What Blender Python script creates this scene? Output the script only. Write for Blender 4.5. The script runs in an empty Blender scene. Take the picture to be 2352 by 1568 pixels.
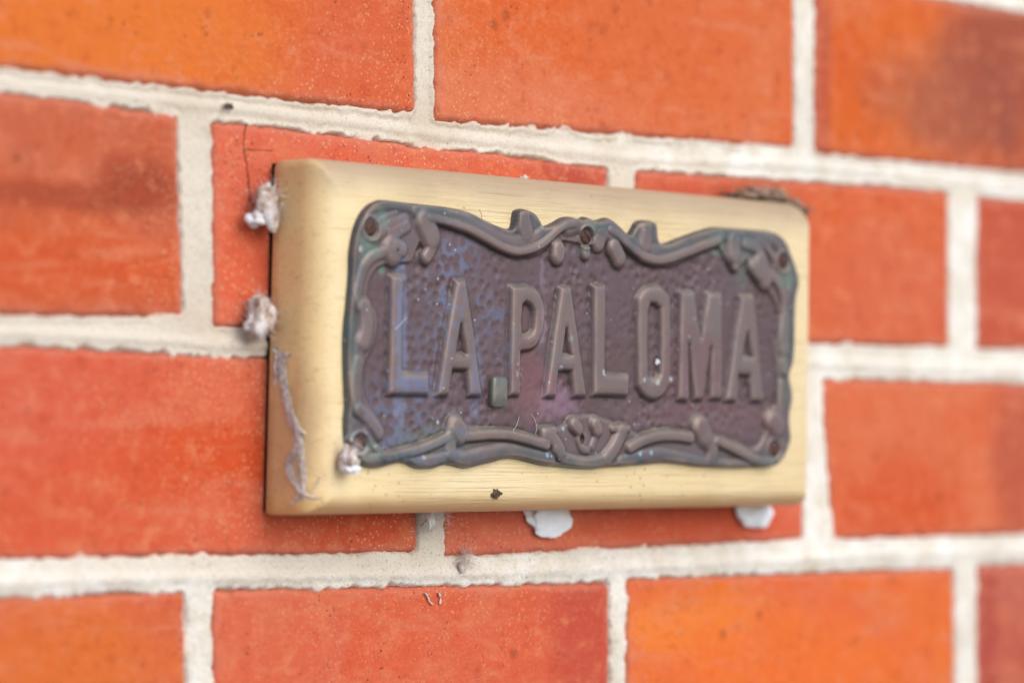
import bpy, math, random
import numpy as np
from mathutils import Vector, noise as mnoise
from mathutils.bvhtree import BVHTree

random.seed(7)
rng = np.random.default_rng(7)
scn = bpy.context.scene
COL = scn.collection

# ------------------------------------------------------------------ camera
F = 8742.0            # focal length in units of a 2352 px wide frame (a 134 mm macro lens)
CX, CY = 1176.0, 784.0
PSI = math.radians(48.0)
PIT = math.radians(2.038)
Z0 = 1.516
CAMZ = 1.4
CAM = Vector((-Z0*math.sin(PSI), -Z0*math.cos(PSI), CAMZ))
FW = Vector((math.sin(PSI)*math.cos(PIT), math.cos(PSI)*math.cos(PIT), math.sin(PIT)))
RT = Vector((math.cos(PSI), -math.sin(PSI), 0))
UP = RT.cross(FW)
cam = bpy.data.cameras.new('camera')
cam.sensor_width = 36
cam.lens = 36*F/2352
cam.clip_start = 0.01
cam.clip_end = 100
cam.dof.use_dof = True
cam.dof.focus_distance = 1.475
cam.dof.aperture_fstop = 4.3
cam.dof.aperture_blades = 9
camo = bpy.data.objects.new('camera', cam)
COL.objects.link(camo)
camo.location = CAM
camo.rotation_euler = FW.to_track_quat('-Z', 'Y').to_euler()
scn.camera = camo

# ------------------------------------------------------------------ light
SUN_EL, SUN_AZ = 36.0, 4.0      # azimuth: degrees from the wall normal towards +X (the photo's right)
w = bpy.data.worlds.new('World'); scn.world = w; w.use_nodes = True
wn = w.node_tree; bg = wn.nodes['Background']
sky = wn.nodes.new('ShaderNodeTexSky'); sky.sky_type = 'NISHITA'
sky.sun_disc = False
sky.sun_elevation = math.radians(SUN_EL)
sky.sun_rotation = math.radians(180 - SUN_AZ)
sky.air_density = 1.0; sky.dust_density = 1.0; sky.ozone_density = 1.0
wn.links.new(sky.outputs[0], bg.inputs[0]); bg.inputs[1].default_value = 0.15
sl = bpy.data.lights.new('sun', 'SUN'); sl.energy = 1.5; sl.angle = math.radians(60)
sl.color = (1.0, .97, .94)
so = bpy.data.objects.new('sun', sl); COL.objects.link(so)
to_sun = Vector((math.sin(math.radians(SUN_AZ))*math.cos(math.radians(SUN_EL)),
                 -math.cos(math.radians(SUN_AZ))*math.cos(math.radians(SUN_EL)),
                 math.sin(math.radians(SUN_EL))))
so.rotation_euler = to_sun.to_track_quat('Z', 'Y').to_euler()
so.location = to_sun*3
vs = scn.view_settings
vs.view_transform = 'Standard'; vs.look = 'None'; vs.exposure = 0.58; vs.gamma = 1
vs.use_curve_mapping = False

# ------------------------------------------------------------------ helpers
def ray(x, y):
    return (FW*F + RT*(x-CX) + UP*(CY-y)).normalized()

def at(x, y, Y=0.0):
    """the real point that photo position (x, y) shows on the plane at depth Y"""
    d = ray(x, y); t = (Y-CAM.y)/d.y
    return CAM + d*t

def at2(pts, Y=0.0):
    return np.array([(lambda p: (p.x, p.z))(at(x, y, Y)) for x, y in pts])

def lin(r, g, b):
    f = lambda c: (c/255/12.92 if c/255 <= .04045 else ((c/255+.055)/1.055)**2.4)
    return np.array([f(r), f(g), f(b)])

GAIN = 1.25
def srgb(r, g, b, gain=GAIN):
    c = np.clip(lin(r, g, b)/gain, 0.003, .88)
    return (float(c[0]), float(c[1]), float(c[2]), 1)

def hash2(ix, iy, seed):
    h = (ix.astype(np.int64)*374761393 + iy.astype(np.int64)*668265263 + seed*974634777) & 0xffffffff
    h = ((h ^ (h >> 13))*1274126177) & 0xffffffff
    h = h ^ (h >> 16)
    return (h & 0xffffff)/float(0xffffff)

def vnoise(x, y, seed=0):
    ix = np.floor(x); iy = np.floor(y); fx = x-ix; fy = y-iy
    fx = fx*fx*(3-2*fx); fy = fy*fy*(3-2*fy)
    a = hash2(ix, iy, seed); b = hash2(ix+1, iy, seed); c = hash2(ix, iy+1, seed); d = hash2(ix+1, iy+1, seed)
    return (a*(1-fx)+b*fx)*(1-fy) + (c*(1-fx)+d*fx)*fy - .5

def fbm(x, y, seed=0, octv=4, gain=.55):
    s = 0; a = 1
    for i in range(octv):
        s = s + a*vnoise(x*2**i, y*2**i, seed+17*i); a *= gain
    return s

def sstep(a, b, x):
    t = np.clip((x-a)/(b-a), 0, 1); return t*t*(3-2*t)

def seg_dist(px, py, ax, ay, bx, by):
    dx, dy = bx-ax, by-ay; L = dx*dx+dy*dy+1e-18
    t = np.clip(((px-ax)*dx+(py-ay)*dy)/L, 0, 1)
    return np.hypot(px-ax-t*dx, py-ay-t*dy), t

def poly_sd(px, py, poly):
    """signed distance, positive inside"""
    d = np.full(px.shape, 1e9); inside = np.zeros(px.shape, bool); n = len(poly)
    for i in range(n):
        ax, ay = poly[i]; bx, by = poly[(i+1) % n]
        dd, _ = seg_dist(px, py, ax, ay, bx, by); d = np.minimum(d, dd)
        if ay != by:
            c = ((ay > py) != (by > py)) & (px < (bx-ax)*(py-ay)/(by-ay)+ax); inside ^= c
    return np.where(inside, d, -d)

def catmull(pts, closed=False, n=4):
    P = [np.array(p, float) for p in pts]; out = []; m = len(P)
    rngi = range(m) if closed else range(m-1)
    for i in rngi:
        p0 = P[(i-1) % m] if closed else P[max(i-1, 0)]
        p1 = P[i]; p2 = P[(i+1) % m]
        p3 = P[(i+2) % m] if closed else P[min(i+2, m-1)]
        for k in range(n):
            t = k/n
            out.append(.5*((2*p1)+(-p0+p2)*t+(2*p0-5*p1+4*p2-p3)*t*t+(-p0+3*p1-3*p2+p3)*t**3))
    if not closed: out.append(P[-1])
    return np.array(out)

def mesh_obj(name, verts, faces, mat, parent=None, origin=(0, 0, 0), smooth=True, attrs=None, normals=None):
    """verts in world space; stored relative to origin (the parent's place)"""
    v = np.asarray(verts, float) - np.asarray(origin, float)
    me = bpy.data.meshes.new(name)
    if isinstance(faces, np.ndarray):
        nf, k = faces.shape
        me.vertices.add(len(v)); me.vertices.foreach_set('co', v.astype(np.float32).ravel())
        me.loops.add(nf*k); me.loops.foreach_set('vertex_index', faces.astype(np.int32).ravel())
        me.polygons.add(nf); me.polygons.foreach_set('loop_start', np.arange(0, nf*k, k, dtype=np.int32))
        me.update(calc_edges=True); me.validate()
    else:
        me.from_pydata([tuple(map(float, q)) for q in v], [], faces)
    me.polygons.foreach_set('use_smooth', np.full(len(me.polygons), smooth))
    for k_, a in (attrs or {}).items():
        at_ = me.attributes.new(k_, 'FLOAT', 'POINT'); at_.data.foreach_set('value', np.asarray(a, np.float32))
    if normals is not None:
        me.normals_split_custom_set_from_vertices([tuple(map(float, q)) for q in normals])
    me.materials.append(mat)
    o = bpy.data.objects.new(name, me); COL.objects.link(o)
    if parent is not None: o.parent = parent
    else: o.location = origin
    return o

def grid_faces(nu, nv, keep=None):
    i = np.arange(nu-1)[None, :]; j = np.arange(nv-1)[:, None]
    a = (j*nu+i).ravel()
    f = np.stack([a, a+1, a+1+nu, a+nu], 1)
    if keep is not None: f = f[keep.ravel()]
    return f

def compact(verts, faces, *arrs):
    used = np.unique(faces); remap = np.full(len(verts), -1); remap[used] = np.arange(len(used))
    return (verts[used], remap[faces]) + tuple(a[used] for a in arrs)

def thing(name, label, cat, loc, group=None):
    o = bpy.data.objects.new(name, None); COL.objects.link(o); o.location = loc
    o.empty_display_size = .02
    o['label'] = label; o['category'] = cat
    if group: o['group'] = group
    return o

def tag(o, label, cat, group=None):
    o['label'] = label; o['category'] = cat
    if group: o['group'] = group
    return o

# ------------------------------------------------------------------ node helper
class NT:
    def __init__(s, name, rough=.7, spec=.3, metallic=0.0):
        s.m = bpy.data.materials.new(name); s.m.use_nodes = True
        s.t = s.m.node_tree; s.b = s.t.nodes['Principled BSDF']
        s.b.inputs['Roughness'].default_value = rough
        s.b.inputs['Specular IOR Level'].default_value = spec
        s.b.inputs['Metallic'].default_value = metallic
        s.co = s.t.nodes.new('ShaderNodeTexCoord').outputs['Object']
    def n(s, ty): return s.t.nodes.new(ty)
    def link(s, a, inp):
        if hasattr(a, 'links') or isinstance(a, bpy.types.NodeSocket): s.t.links.new(a, inp)
        else: inp.default_value = a
    def scaled(s, sx, sy, sz, off=(0, 0, 0), rot=0):
        m = s.n('ShaderNodeMapping'); s.link(s.co, m.inputs[0])
        m.inputs['Scale'].default_value = (sx, sy, sz); m.inputs['Location'].default_value = off
        m.inputs['Rotation'].default_value = (0, rot, 0)
        return m.outputs[0]
    def noise(s, scale, detail=4, rough=.55, vec=None, dist=0.0, off=None):
        k = s.n('ShaderNodeTexNoise')
        if vec is None: vec = s.co if off is None else s.scaled(1, 1, 1, off)
        s.link(vec, k.inputs['Vector'])
        k.inputs['Scale'].default_value = scale; k.inputs['Detail'].default_value = detail
        k.inputs['Roughness'].default_value = rough; k.inputs['Distortion'].default_value = dist
        return k.outputs['Fac']
    def voro(s, scale, feature='F1', out='Distance', vec=None, rnd=1.0):
        k = s.n('ShaderNodeTexVoronoi'); k.feature = feature
        s.link(vec if vec is not None else s.co, k.inputs['Vector']); k.inputs['Scale'].default_value = scale
        k.inputs['Randomness'].default_value = rnd
        return k.outputs[out]
    def range(s, v, a, b, c=0.0, d=1.0):
        k = s.n('ShaderNodeMapRange'); k.interpolation_type = 'SMOOTHSTEP'
        if a > b: a, b, c, d = b, a, d, c
        s.link(v, k.inputs['Value'])
        k.inputs['From Min'].default_value = a; k.inputs['From Max'].default_value = b
        k.inputs['To Min'].default_value = c; k.inputs['To Max'].default_value = d
        return k.outputs['Result']
    def math(s, op, a, b=0.0, clamp=False):
        k = s.n('ShaderNodeMath'); k.operation = op; k.use_clamp = clamp
        s.link(a, k.inputs[0]); s.link(b, k.inputs[1]); return k.outputs[0]
    def mix(s, f, a, b, mode='MIX'):
        k = s.n('ShaderNodeMix'); k.data_type = 'RGBA'; k.blend_type = mode; k.clamp_factor = True
        s.link(f, k.inputs[0]); s.link(a, k.inputs[6]); s.link(b, k.inputs[7]); return k.outputs[2]
    def attr(s, name):
        k = s.n('ShaderNodeAttribute'); k.attribute_name = name; return k.outputs['Fac']
    def blob(s, c, rx, rz, warp=.4, wscale=60, soft=.5):
        """1 inside an uneven ellipse round c (local coordinates)"""
        m = s.n('ShaderNodeVectorMath'); m.operation = 'SUBTRACT'; s.link(s.co, m.inputs[0]); m.inputs[1].default_value = c
        m2 = s.n('ShaderNodeVectorMath'); m2.operation = 'MULTIPLY'; s.link(m.outputs[0], m2.inputs[0])
        m2.inputs[1].default_value = (1/rx, 0, 1/rz)
        m3 = s.n('ShaderNodeVectorMath'); m3.operation = 'LENGTH'; s.link(m2.outputs[0], m3.inputs[0])
        nz = s.math('MULTIPLY', s.math('SUBTRACT', s.noise(wscale, 5), .5), warp*4)
        return s.range(s.math('ADD', m3.outputs['Value'], nz), 1+soft, 1-soft)
    def color(s, c): s.link(c, s.b.inputs['Base Color'])
    def rough(s, r): s.link(r, s.b.inputs['Roughness'])
    def bump(s, items):
        """items: (height socket, strength, distance)"""
        prev = None
        for h, st, di in items:
            k = s.n('ShaderNodeBump'); s.link(h, k.inputs['Height'])
            k.inputs['Strength'].default_value = st; k.inputs['Distance'].default_value = di
            if prev is not None: s.t.links.new(prev, k.inputs['Normal'])
            prev = k.outputs[0]
        s.t.links.new(prev, s.b.inputs['Normal'])

# ------------------------------------------------------------------ unseen ground sheet, added to bounce light up onto the wall
gm = NT('pale_paving', rough=.9, spec=.1)
gm.color(gm.mix(gm.range(gm.noise(3, 5), .4, .6), (.32, .32, .32, 1), (.38, .38, .38, 1)))
gr_o = mesh_obj('ground', [(-60, -60, 0), (60, -60, 0), (60, .04, 0), (-60, .04, 0)], [(0, 1, 2, 3)], gm.m)
gr_o['kind'] = 'structure'

# ------------------------------------------------------------------ brick wall
WALL = Vector((0, 0, CAMZ-0.32))

# bricks the photo shows: corners TL, TR, BR, BL as seen in the photo, colours, patches
BR = [
 dict(q=[(-110,-370),(955,-195),(957,262),(-110,145)], c=((233,118,52),(226,112,70)), lab='long orange brick with a salmon right end', patches=[((235,90),.09,.05,(240,135,62)),((830,150),.035,.05,(226,112,84))]),
 dict(q=[(998,-192),(1828,-58),(1828,342),(1000,278)], c=((231,112,60),(232,126,82)), lab='orange red brick with faint pale streaks', patches=[((1240,240),.08,.013,(233,136,108)),((1560,120),.05,.03,(230,120,74))]),
 dict(q=[(1872,-52),(2530,58),(2530,415),(1872,352)], c=((226,104,46),(233,120,58)), lab='orange brick with a large purple grey burnt patch', patches=[((2190,240),.052,.026,(178,108,92)),((2330,130),.05,.05,(160,90,84)),((1880,150),.008,.09,(198,98,80))]),
 dict(q=[(-800,105),(412,262),(425,730),(-800,715)], c=((214,108,76),(206,112,90)), lab='brownish red brick with dark smudges', patches=[((330,430),.02,.01,(165,75,58)),((110,450),.06,.005,(176,84,64)),((180,600),.1,.012,(222,98,56))]),
 dict(q=[(490,275),(1400,383),(1405,775),(492,752)], c=((236,116,92),(230,122,108)), lab='red brick partly hidden by the sign, cracked at its left end', patches=[((1310,410),.02,.012,(196,88,84))]),
 dict(q=[(1462,390),(2182,438),(2182,798),(1462,778)], c=((228,108,66),(230,118,86)), lab='orange red brick right of the sign', patches=[((1560,410),.03,.012,(218,104,88)),((2060,700),.06,.03,(226,118,92))]),
 dict(q=[(2245,450),(2820,505),(2820,812),(2245,803)], c=((212,102,74),(204,98,82)), lab='dull red brick at the right edge', patches=[((2290,650),.03,.03,(208,100,84))]),
 dict(q=[(-115,785),(962,838),(962,1268),(-115,1287)], c=((227,102,74),(230,116,94)), lab='long salmon red brick with scattered pits', patches=[((500,1050),.10,.012,(226,92,50)),((80,900),.05,.03,(228,108,92))]),
 dict(q=[(1022,842),(1848,868),(1848,1240),(1022,1280)], c=((240,126,108),(236,132,118)), lab='pinkish red brick under the sign', patches=[((1600,1210),.08,.012,(226,104,80))]),
 dict(q=[(1888,868),(2530,885),(2530,1222),(1912,1240)], c=((230,118,84),(233,130,100)), lab='salmon orange brick with a deep orange lower corner', patches=[((2060,1170),.05,.02,(224,96,54)),((2340,1060),.02,.05,(196,100,86))]),
 dict(q=[(-800,1400),(430,1355),(435,1790),(-800,1900)], c=((226,116,74),(222,110,84)), lab='light orange brick in the lower left corner', patches=[((150,1540),.05,.02,(232,124,62))]),
 dict(q=[(490,1352),(1403,1336),(1403,1732),(490,1810)], c=((229,108,82),(228,116,96)), lab='salmon red brick below the sign', patches=[((1370,1480),.03,.05,(205,88,78))]),
 dict(q=[(1440,1328),(2195,1303),(2195,1665),(1440,1730)], c=((246,130,62),(240,120,80)), lab='bright orange brick, the brightest in the wall', patches=[((1560,1440),.06,.012,(255,148,72)),((1800,1520),.08,.02,(250,128,60))]),
 dict(q=[(2245,1298),(2820,1275),(2820,1610),(2245,1662)], c=((196,100,92),(206,118,112)), lab='mauve pink brick in the lower right corner', patches=[((2270,1420),.008,.06,(185,85,84))]),
]
quads = [at2(b['q'], 0.0) for b in BR]
ncore = len(quads)
# further bricks of the same wall outside the picture
rowsz = []
for idx in ((0, 1, 2), (3, 4, 5, 6), (7, 8, 9), (10, 11, 12, 13)):
    zt = np.mean([quads[i][0:2, 1].mean() for i in idx]); zb = np.mean([quads[i][2:4, 1].mean() for i in idx])
    xl = min(quads[i][:, 0].min() for i in idx); xr = max(quads[i][:, 0].max() for i in idx)
    rowsz.append((zt, zb, xl, xr))
def rect(x0, x1, zb, zt):
    j = lambda: random.uniform(-.0008, .0008)
    return np.array([(x0+j(), zt+j()), (x1+j(), zt+j()), (x1+j(), zb+j()), (x0+j(), zb+j())])
for zt, zb, xl, xr in rowsz:
    for k in range(1): quads.append(rect(xl-.012-.228*(k+1)-.012*k, xl-.012-.240*k, zb, zt))
    for k in range(2): quads.append(rect(xr+.012+.240*k, xr+.012+.240*k+.228, zb, zt))
H = .086
for r in (1, 2, -1, -2):
    base = rowsz[0] if r > 0 else rowsz[3]
    off = .12 if abs(r) == 1 else 0
    z0 = base[1]+H*r
    for k in range(7):
        x0 = -.60+off+.24*k-.12
        quads.append(rect(x0, x0+.228, z0, z0+.074))
wx0, wx1 = -.55, 1.0
wz0 = min(q[:, 1].min() for q in quads)-.012; wz1 = max(q[:, 1].max() for q in quads)+.012

def quad_sd(px, pz, q, wob=None):
    """positive outside the brick (distance to nearest side, square corners softened)"""
    ds = []
    for i in range(4):
        a = q[i]; b = q[(i+1) % 4]; e = b-a; n = np.array([-e[1], e[0]])/np.hypot(*e)
        ds.append((px-a[0])*n[0]+(pz-a[1])*n[1])
    r = .0025
    dx = np.maximum(ds[1], ds[3]) + r; dz = np.maximum(ds[0], ds[2]) + r
    return np.minimum(np.maximum(dx, dz), 0)+np.hypot(np.maximum(dx, 0), np.maximum(dz, 0)) - r

def bsr(r, g, b):
    c = srgb(r, g, b, 1.55); return (min(c[0]*1.08, .88), c[1]*.93, c[2]*.68, 1)
def brick_mat(i, c1, c2, patches, simple=False):
    m = NT('brick_%02d' % i, rough=.8, spec=.12)
    o = (random.uniform(-5, 5), random.uniform(-5, 5), random.uniform(-5, 5))
    big = m.range(m.noise(14, 6, .6, off=o, dist=.5), .38, .62)
    col = m.mix(big, bsr(*c1), bsr(*c2))
    chalk = m.noise(42, 7, .72, off=(o[1], o[2], o[0]), dist=.8)
    col = m.mix(m.range(chalk, .48, .68, 0, .55), col, bsr(236, 146, 116))
    col = m.mix(m.range(chalk, .46, .32, 0, .35), col, bsr(216, 94, 56))
    lo = lambda p: tuple(at(p[0], p[1], 0)-WALL)
    for (p, rx, rz, c) in patches:
        col = m.mix(m.math('MULTIPLY', m.blob(lo(p), rx, rz, warp=.35, wscale=35, soft=.55), .85), col, bsr(*c))
    # brushed pale bloom lying across the face
    st = m.noise(1, 6, .65, vec=m.scaled(22, 40, 110, o, .12), dist=.6)
    col = m.mix(m.range(st, .50, .74, 0, .55), col, bsr(236, 152, 132))
    mot = m.noise(120, 6, .7, off=o)
    col = m.mix(m.range(mot, .46, .30, 0, .5), col, bsr(196, 78, 48))
    col = m.mix(m.range(mot, .52, .68, 0, .55), col, bsr(240, 152, 122))
    # lime bloom by the joints
    ed = m.attr('edge')
    edn = m.math('ADD', ed, m.math('MULTIPLY', m.math('SUBTRACT', m.noise(160, 5, .65, off=o), .5), .010))
    col = m.mix(m.range(edn, .005, .0005, 0, .6), col, bsr(226, 142, 132))
    # dirt blemishes, pits and lime specks
    v1 = m.voro(62, vec=m.scaled(1, 1, 1, o)); gate = m.range(m.noise(30, 2, off=o), .50, .6)
    col = m.mix(m.math('MULTIPLY', m.range(v1, .22, .06, 0, .4), gate), col, bsr(120, 52, 38))
    v2 = m.voro(420, vec=m.scaled(1, 1, 1, o))
    pit = m.math('MULTIPLY', m.range(v2, .26, .12), m.range(m.noise(75, 3, off=o), .51, .66))
    col = m.mix(m.math('MULTIPLY', pit, .75), col, bsr(98, 44, 34))
    v3 = m.voro(520, vec=m.scaled(1, 1, 1, (o[1], o[0], 2.2)))
    near = m.blob(lo((1000, 760)), .17, .11, warp=.3, wscale=25, soft=.6) if not simple else 0.0
    sp = m.math('MULTIPLY', m.range(v3, .30, .16), m.math('ADD', m.range(m.noise(48, 3, off=(o[2], 0, 1)), .62, .74, 0, .8), m.math('MULTIPLY', near, m.range(m.noise(90, 3), .36, .54, .1, 1.0)), clamp=True))
    gr_ = m.noise(800, 4, .75, off=o)
    col = m.mix(m.range(gr_, .56, .70, 0, .3), col, bsr(246, 176, 148))
    col = m.mix(m.range(gr_, .44, .32, 0, .35), col, bsr(178, 82, 58))
    col = m.mix(m.math('MULTIPLY', sp, .8), col, bsr(244, 205, 178))
    m.color(col)
    m.rough(m.range(mot, .3, .7, .7, .9))
    fine = m.noise(1500, 3, .7); med = m.noise(260, 5, .6, off=o)
    g2_ = m.noise(520, 4, .7, off=o)
    m.bump([(med, .7, .0008), (g2_, .5, .0005), (fine, .6, .0003), (m.math('SUBTRACT', 1.0, pit), .6, .0005)])
    return m.m

def build_brick(i, q, parent, mat, step, label=None):
    nu = max(8, int(np.hypot(*(q[1]-q[0]))/step)); nv = max(8, int(np.hypot(*(q[0]-q[3]))/step))
    s = np.linspace(0, 1, nu); t = np.linspace(0, 1, nv)
    S, T = np.meshgrid(s, t)
    P = (q[3][:, None, None]*(1-S)+q[2][:, None, None]*S)*(1-T)+(q[0][:, None, None]*(1-S)+q[1][:, None, None]*S)*T
    X, Zc = P[0], P[1]
    sd = -quad_sd(X, Zc, q)
    sdn = sd + .0006*fbm(X*900, Zc*900, i*5, 3) + .0012*fbm(X*180, Zc*180, i*5+1, 3)
    r = .0022
    e = np.clip(1-sdn/r, 0, 1)
    Y = .0030*e**2.2
    Y += .0006*fbm(X*18, Zc*18, i+50, 3) + .00012*fbm(X*260, Zc*260, i+90, 3)
    chip = np.clip(fbm(X*120, Zc*120, i+300, 3)-.42+.5*np.exp(-sd/.004), 0, 1)
    Y += .0022*chip*(sd < .006)*np.clip(1-sd/.006, 0, 1)
    v = np.stack([X.ravel(), Y.ravel(), Zc.ravel()], 1)
    f = grid_faces(nu, nv)
    # return walls into the joint
    ring = np.concatenate([np.arange(nu), np.arange(1, nv)*nu+nu-1, (nv-1)*nu+np.arange(nu-2, -1, -1), np.arange(nv-2, 0, -1)*nu])
    back = v[ring].copy(); back[:, 1] = .05
    k = len(ring); b0 = len(v)
    a = np.arange(k); nx = (a+1) % k
    f = np.concatenate([f, np.stack([ring[a], b0+a, b0+nx, ring[nx]], 1)])
    v = np.concatenate([v, back]); ed = np.concatenate([sd.ravel(), np.zeros(k)])
    o = mesh_obj('brick', v, f, mat, parent, WALL, attrs={'edge': ed})
    if label: o['label'] = label
    return o

wall = thing('brick_wall', 'orange red brick wall with pale lime mortar joints behind the sign', 'wall', WALL)
for i, q in enumerate(quads):
    if i < ncore:
        build_brick(i, q, wall, brick_mat(i, *BR[i]['c'], BR[i]['patches']), .0010, BR[i]['lab'])
spare = [brick_mat(50+k, *c, [], True) for k, c in enumerate((((224,98,66),(220,104,82)), ((234,116,60),(228,110,74)), ((204,94,72),(198,92,78))))]
for i, q in enumerate(quads):
    if i >= ncore: build_brick(i, q, wall, spare[i % 3], .003)

# mortar: one sheet that stands proud in the joints and sinks behind the brick faces
mm = NT('lime_mortar', rough=.92, spec=.15)
g = mm.noise(600, 4, .7); g2 = mm.noise(70, 5, .6); g3 = mm.noise(11, 4, .6)
col = mm.mix(mm.range(g2, .35, .65), srgb(234, 222, 202), srgb(250, 243, 231))
col = mm.mix(mm.range(g3, .45, .65, 0, .5), col, srgb(214, 200, 178))
col = mm.mix(mm.range(mm.voro(800), .30, .14, 0, .65), col, srgb(140, 120, 96))
col = mm.mix(mm.math('MULTIPLY', mm.range(mm.voro(330), .20, .08, 0, .8), mm.range(mm.noise(60, 3), .45, .6)), col, srgb(96, 84, 74))
col = mm.mix(mm.range(g, .60, .75, 0, .5), col, srgb(252, 246, 236))
lm = lambda x, y: tuple(at(x, y, 0)-WALL)
for (p, rx, rz) in (((980,100),.02,.06), ((1000,290),.12,.012), ((450,500),.02,.05), ((300,215),.10,.014), ((1000,1220),.02,.02), ((620,1295),.09,.006), ((1430,400),.02,.012), ((250,750),.12,.010)):
    col = mm.mix(mm.math('MULTIPLY', mm.blob(lm(*p), rx, rz, .35, 50, .6), mm.range(g2, .3, .6, .15, .55)), col, srgb(208, 188, 162))
gg = mm.noise(950, 3, .8)
col = mm.mix(mm.range(gg, .46, .34, 0, .35), col, srgb(186, 164, 138))
ms = mm.attr('smear')
col = mm.mix(mm.math('MULTIPLY', ms, .45), col, srgb(236, 190, 170))
mm.color(col)
mm.bump([(g2, .25, .0008), (g, .6, .0005), (mm.noise(1400, 2, .8), .6, .0003)])

p0 = at(-80, 1700, 0); p1 = at(2450, -120, 0)
ux = np.concatenate([np.arange(wx0, p0.x, .004), np.arange(p0.x, .32, .00062), np.arange(.32, p1.x, .0009), np.arange(p1.x, wx1, .004)])
uz = np.concatenate([np.arange(wz0, p0.z-.03, .004), np.arange(p0.z-.03, p1.z+.02, .0007), np.arange(p1.z+.02, wz1, .004)])
X, Zc = np.meshgrid(ux, uz)
sd = np.full(X.shape, 1e9)
for q in quads:
    x0, x1, z0, z1 = q[:, 0].min()-.02, q[:, 0].max()+.02, q[:, 1].min()-.02, q[:, 1].max()+.02
    ia, ib = np.searchsorted(ux, [x0, x1]); ja, jb = np.searchsorted(uz, [z0, z1])
    if ib > ia and jb > ja:
        s_ = (slice(ja, jb), slice(ia, ib))
        sd[s_] = np.minimum(sd[s_], quad_sd(X[s_], Zc[s_], q))
thr = -.0003 + .0006*fbm(X*60, Zc*60, 3, 3) + .0016*fbm(X*260, Zc*260, 9, 4)
thr += .0050*np.clip(fbm(X*45, Zc*60, 31, 4)-.28, 0, 1)*2*(.6+fbm(X*300, Zc*300, 34, 2))
smear = [((1435,385),14,20),((1290,290),22,16),((1160,275),14,10),((1440,312),16,8),((380,268),26,10),((385,728),30,14),((170,752),60,6),((840,322),22,10),((985,342),40,14),
         ((730,1350),12,14),((1180,1340),18,12),((1060,1345),16,12),((1900,1180),16,60),((1890,1215),26,20),((1480,1240),12,18),((1350,1262),30,10),((1000,1200),14,40),
         ((560,772),30,14),((1340,365),60,12),((1620,330),40,9),((1785,345),60,10),((1890,890),10,20)]
for (p, rx, ry) in smear:
    c = at(p[0], p[1], 0); kx = c.x-at(p[0]-rx, p[1], 0).x; kz = abs(c.z-at(p[0], p[1]-ry, 0).z)
    thr += .0045*np.exp(-((X-c.x)/kx)**2-((Zc-c.z)/kz)**2)*(.7+1.2*fbm(X*160, Zc*160, 70, 3))
d = sd+thr
hgt = -.0035 + sstep(-.0009, .0002, d)*.0033          # rises to 0.3 mm proud
hgt += sstep(.0, .004, d)*(.0007+.0004*fbm(X*90, Zc*90, 77, 4))
# struck bed joints: hollow above, a ridge low in the joint
beds = [[(0,178),(955,293),(1430,356),(1850,372),(2352,421)], [(0,757),(560,782),(1870,826),(2352,844)], [(0,1325),(960,1309),(1430,1296),(1910,1270),(2352,1256)], [(1900,-32),(2352,0)]]
for bi, bd in enumerate(beds):
    w_ = at2(bd, 0); zc = np.interp(X, w_[:, 0], w_[:, 1])
    t = Zc-zc + .0008*fbm(X*20, Zc*0, 13+bi, 3)
    hgt += (d > 0)*sstep(0, .003, d)*(.0007*np.exp(-((t+.0016)/.0020)**2) - .0006*sstep(-.0005, .0015, t))
hgt += .00025*fbm(X*380, Zc*380, 55, 3)*(d > -.001)
v = np.stack([X.ravel(), -hgt.ravel(), Zc.ravel()], 1)
mesh_obj('mortar', v, grid_faces(len(ux), len(uz)), mm.m, wall, WALL, attrs={'smear': (sstep(.0008, -.0006, sd)*(hgt > -.0012)).ravel()})

# ------------------------------------------------------------------ the sign: painted board
GAP, T0, RB = .002, .015, .011
YB = -(GAP+T0+RB)                 # the board's front face
xl = (at(628, 400, -GAP).x, at(607, 1180, -GAP).x)
zt = (at(680, 361, -GAP-T0).z, at(1848, 471, -GAP-T0).z)
zb = (at(640, 1183, -GAP-T0).z, at(1843, 1160, -GAP-T0).z)
xr = (at(1853, 600, -GAP-T0-.0084).x+.0039, at(1844, 1150, -GAP-T0-.0084).x+.0039)
BQ = np.array([(xl[1], zb[0]), (xr[1], zb[1]), (xr[0], zt[1]), (xl[0], zt[0])])   # BL BR TR TL
SIGN = Vector((BQ[:, 0].mean(), 0, BQ[:2, 1].min()))
sign = thing('house_sign', 'cream painted wooden board carrying an embossed copper name plaque reading LA PALOMA', 'sign', SIGN)

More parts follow.
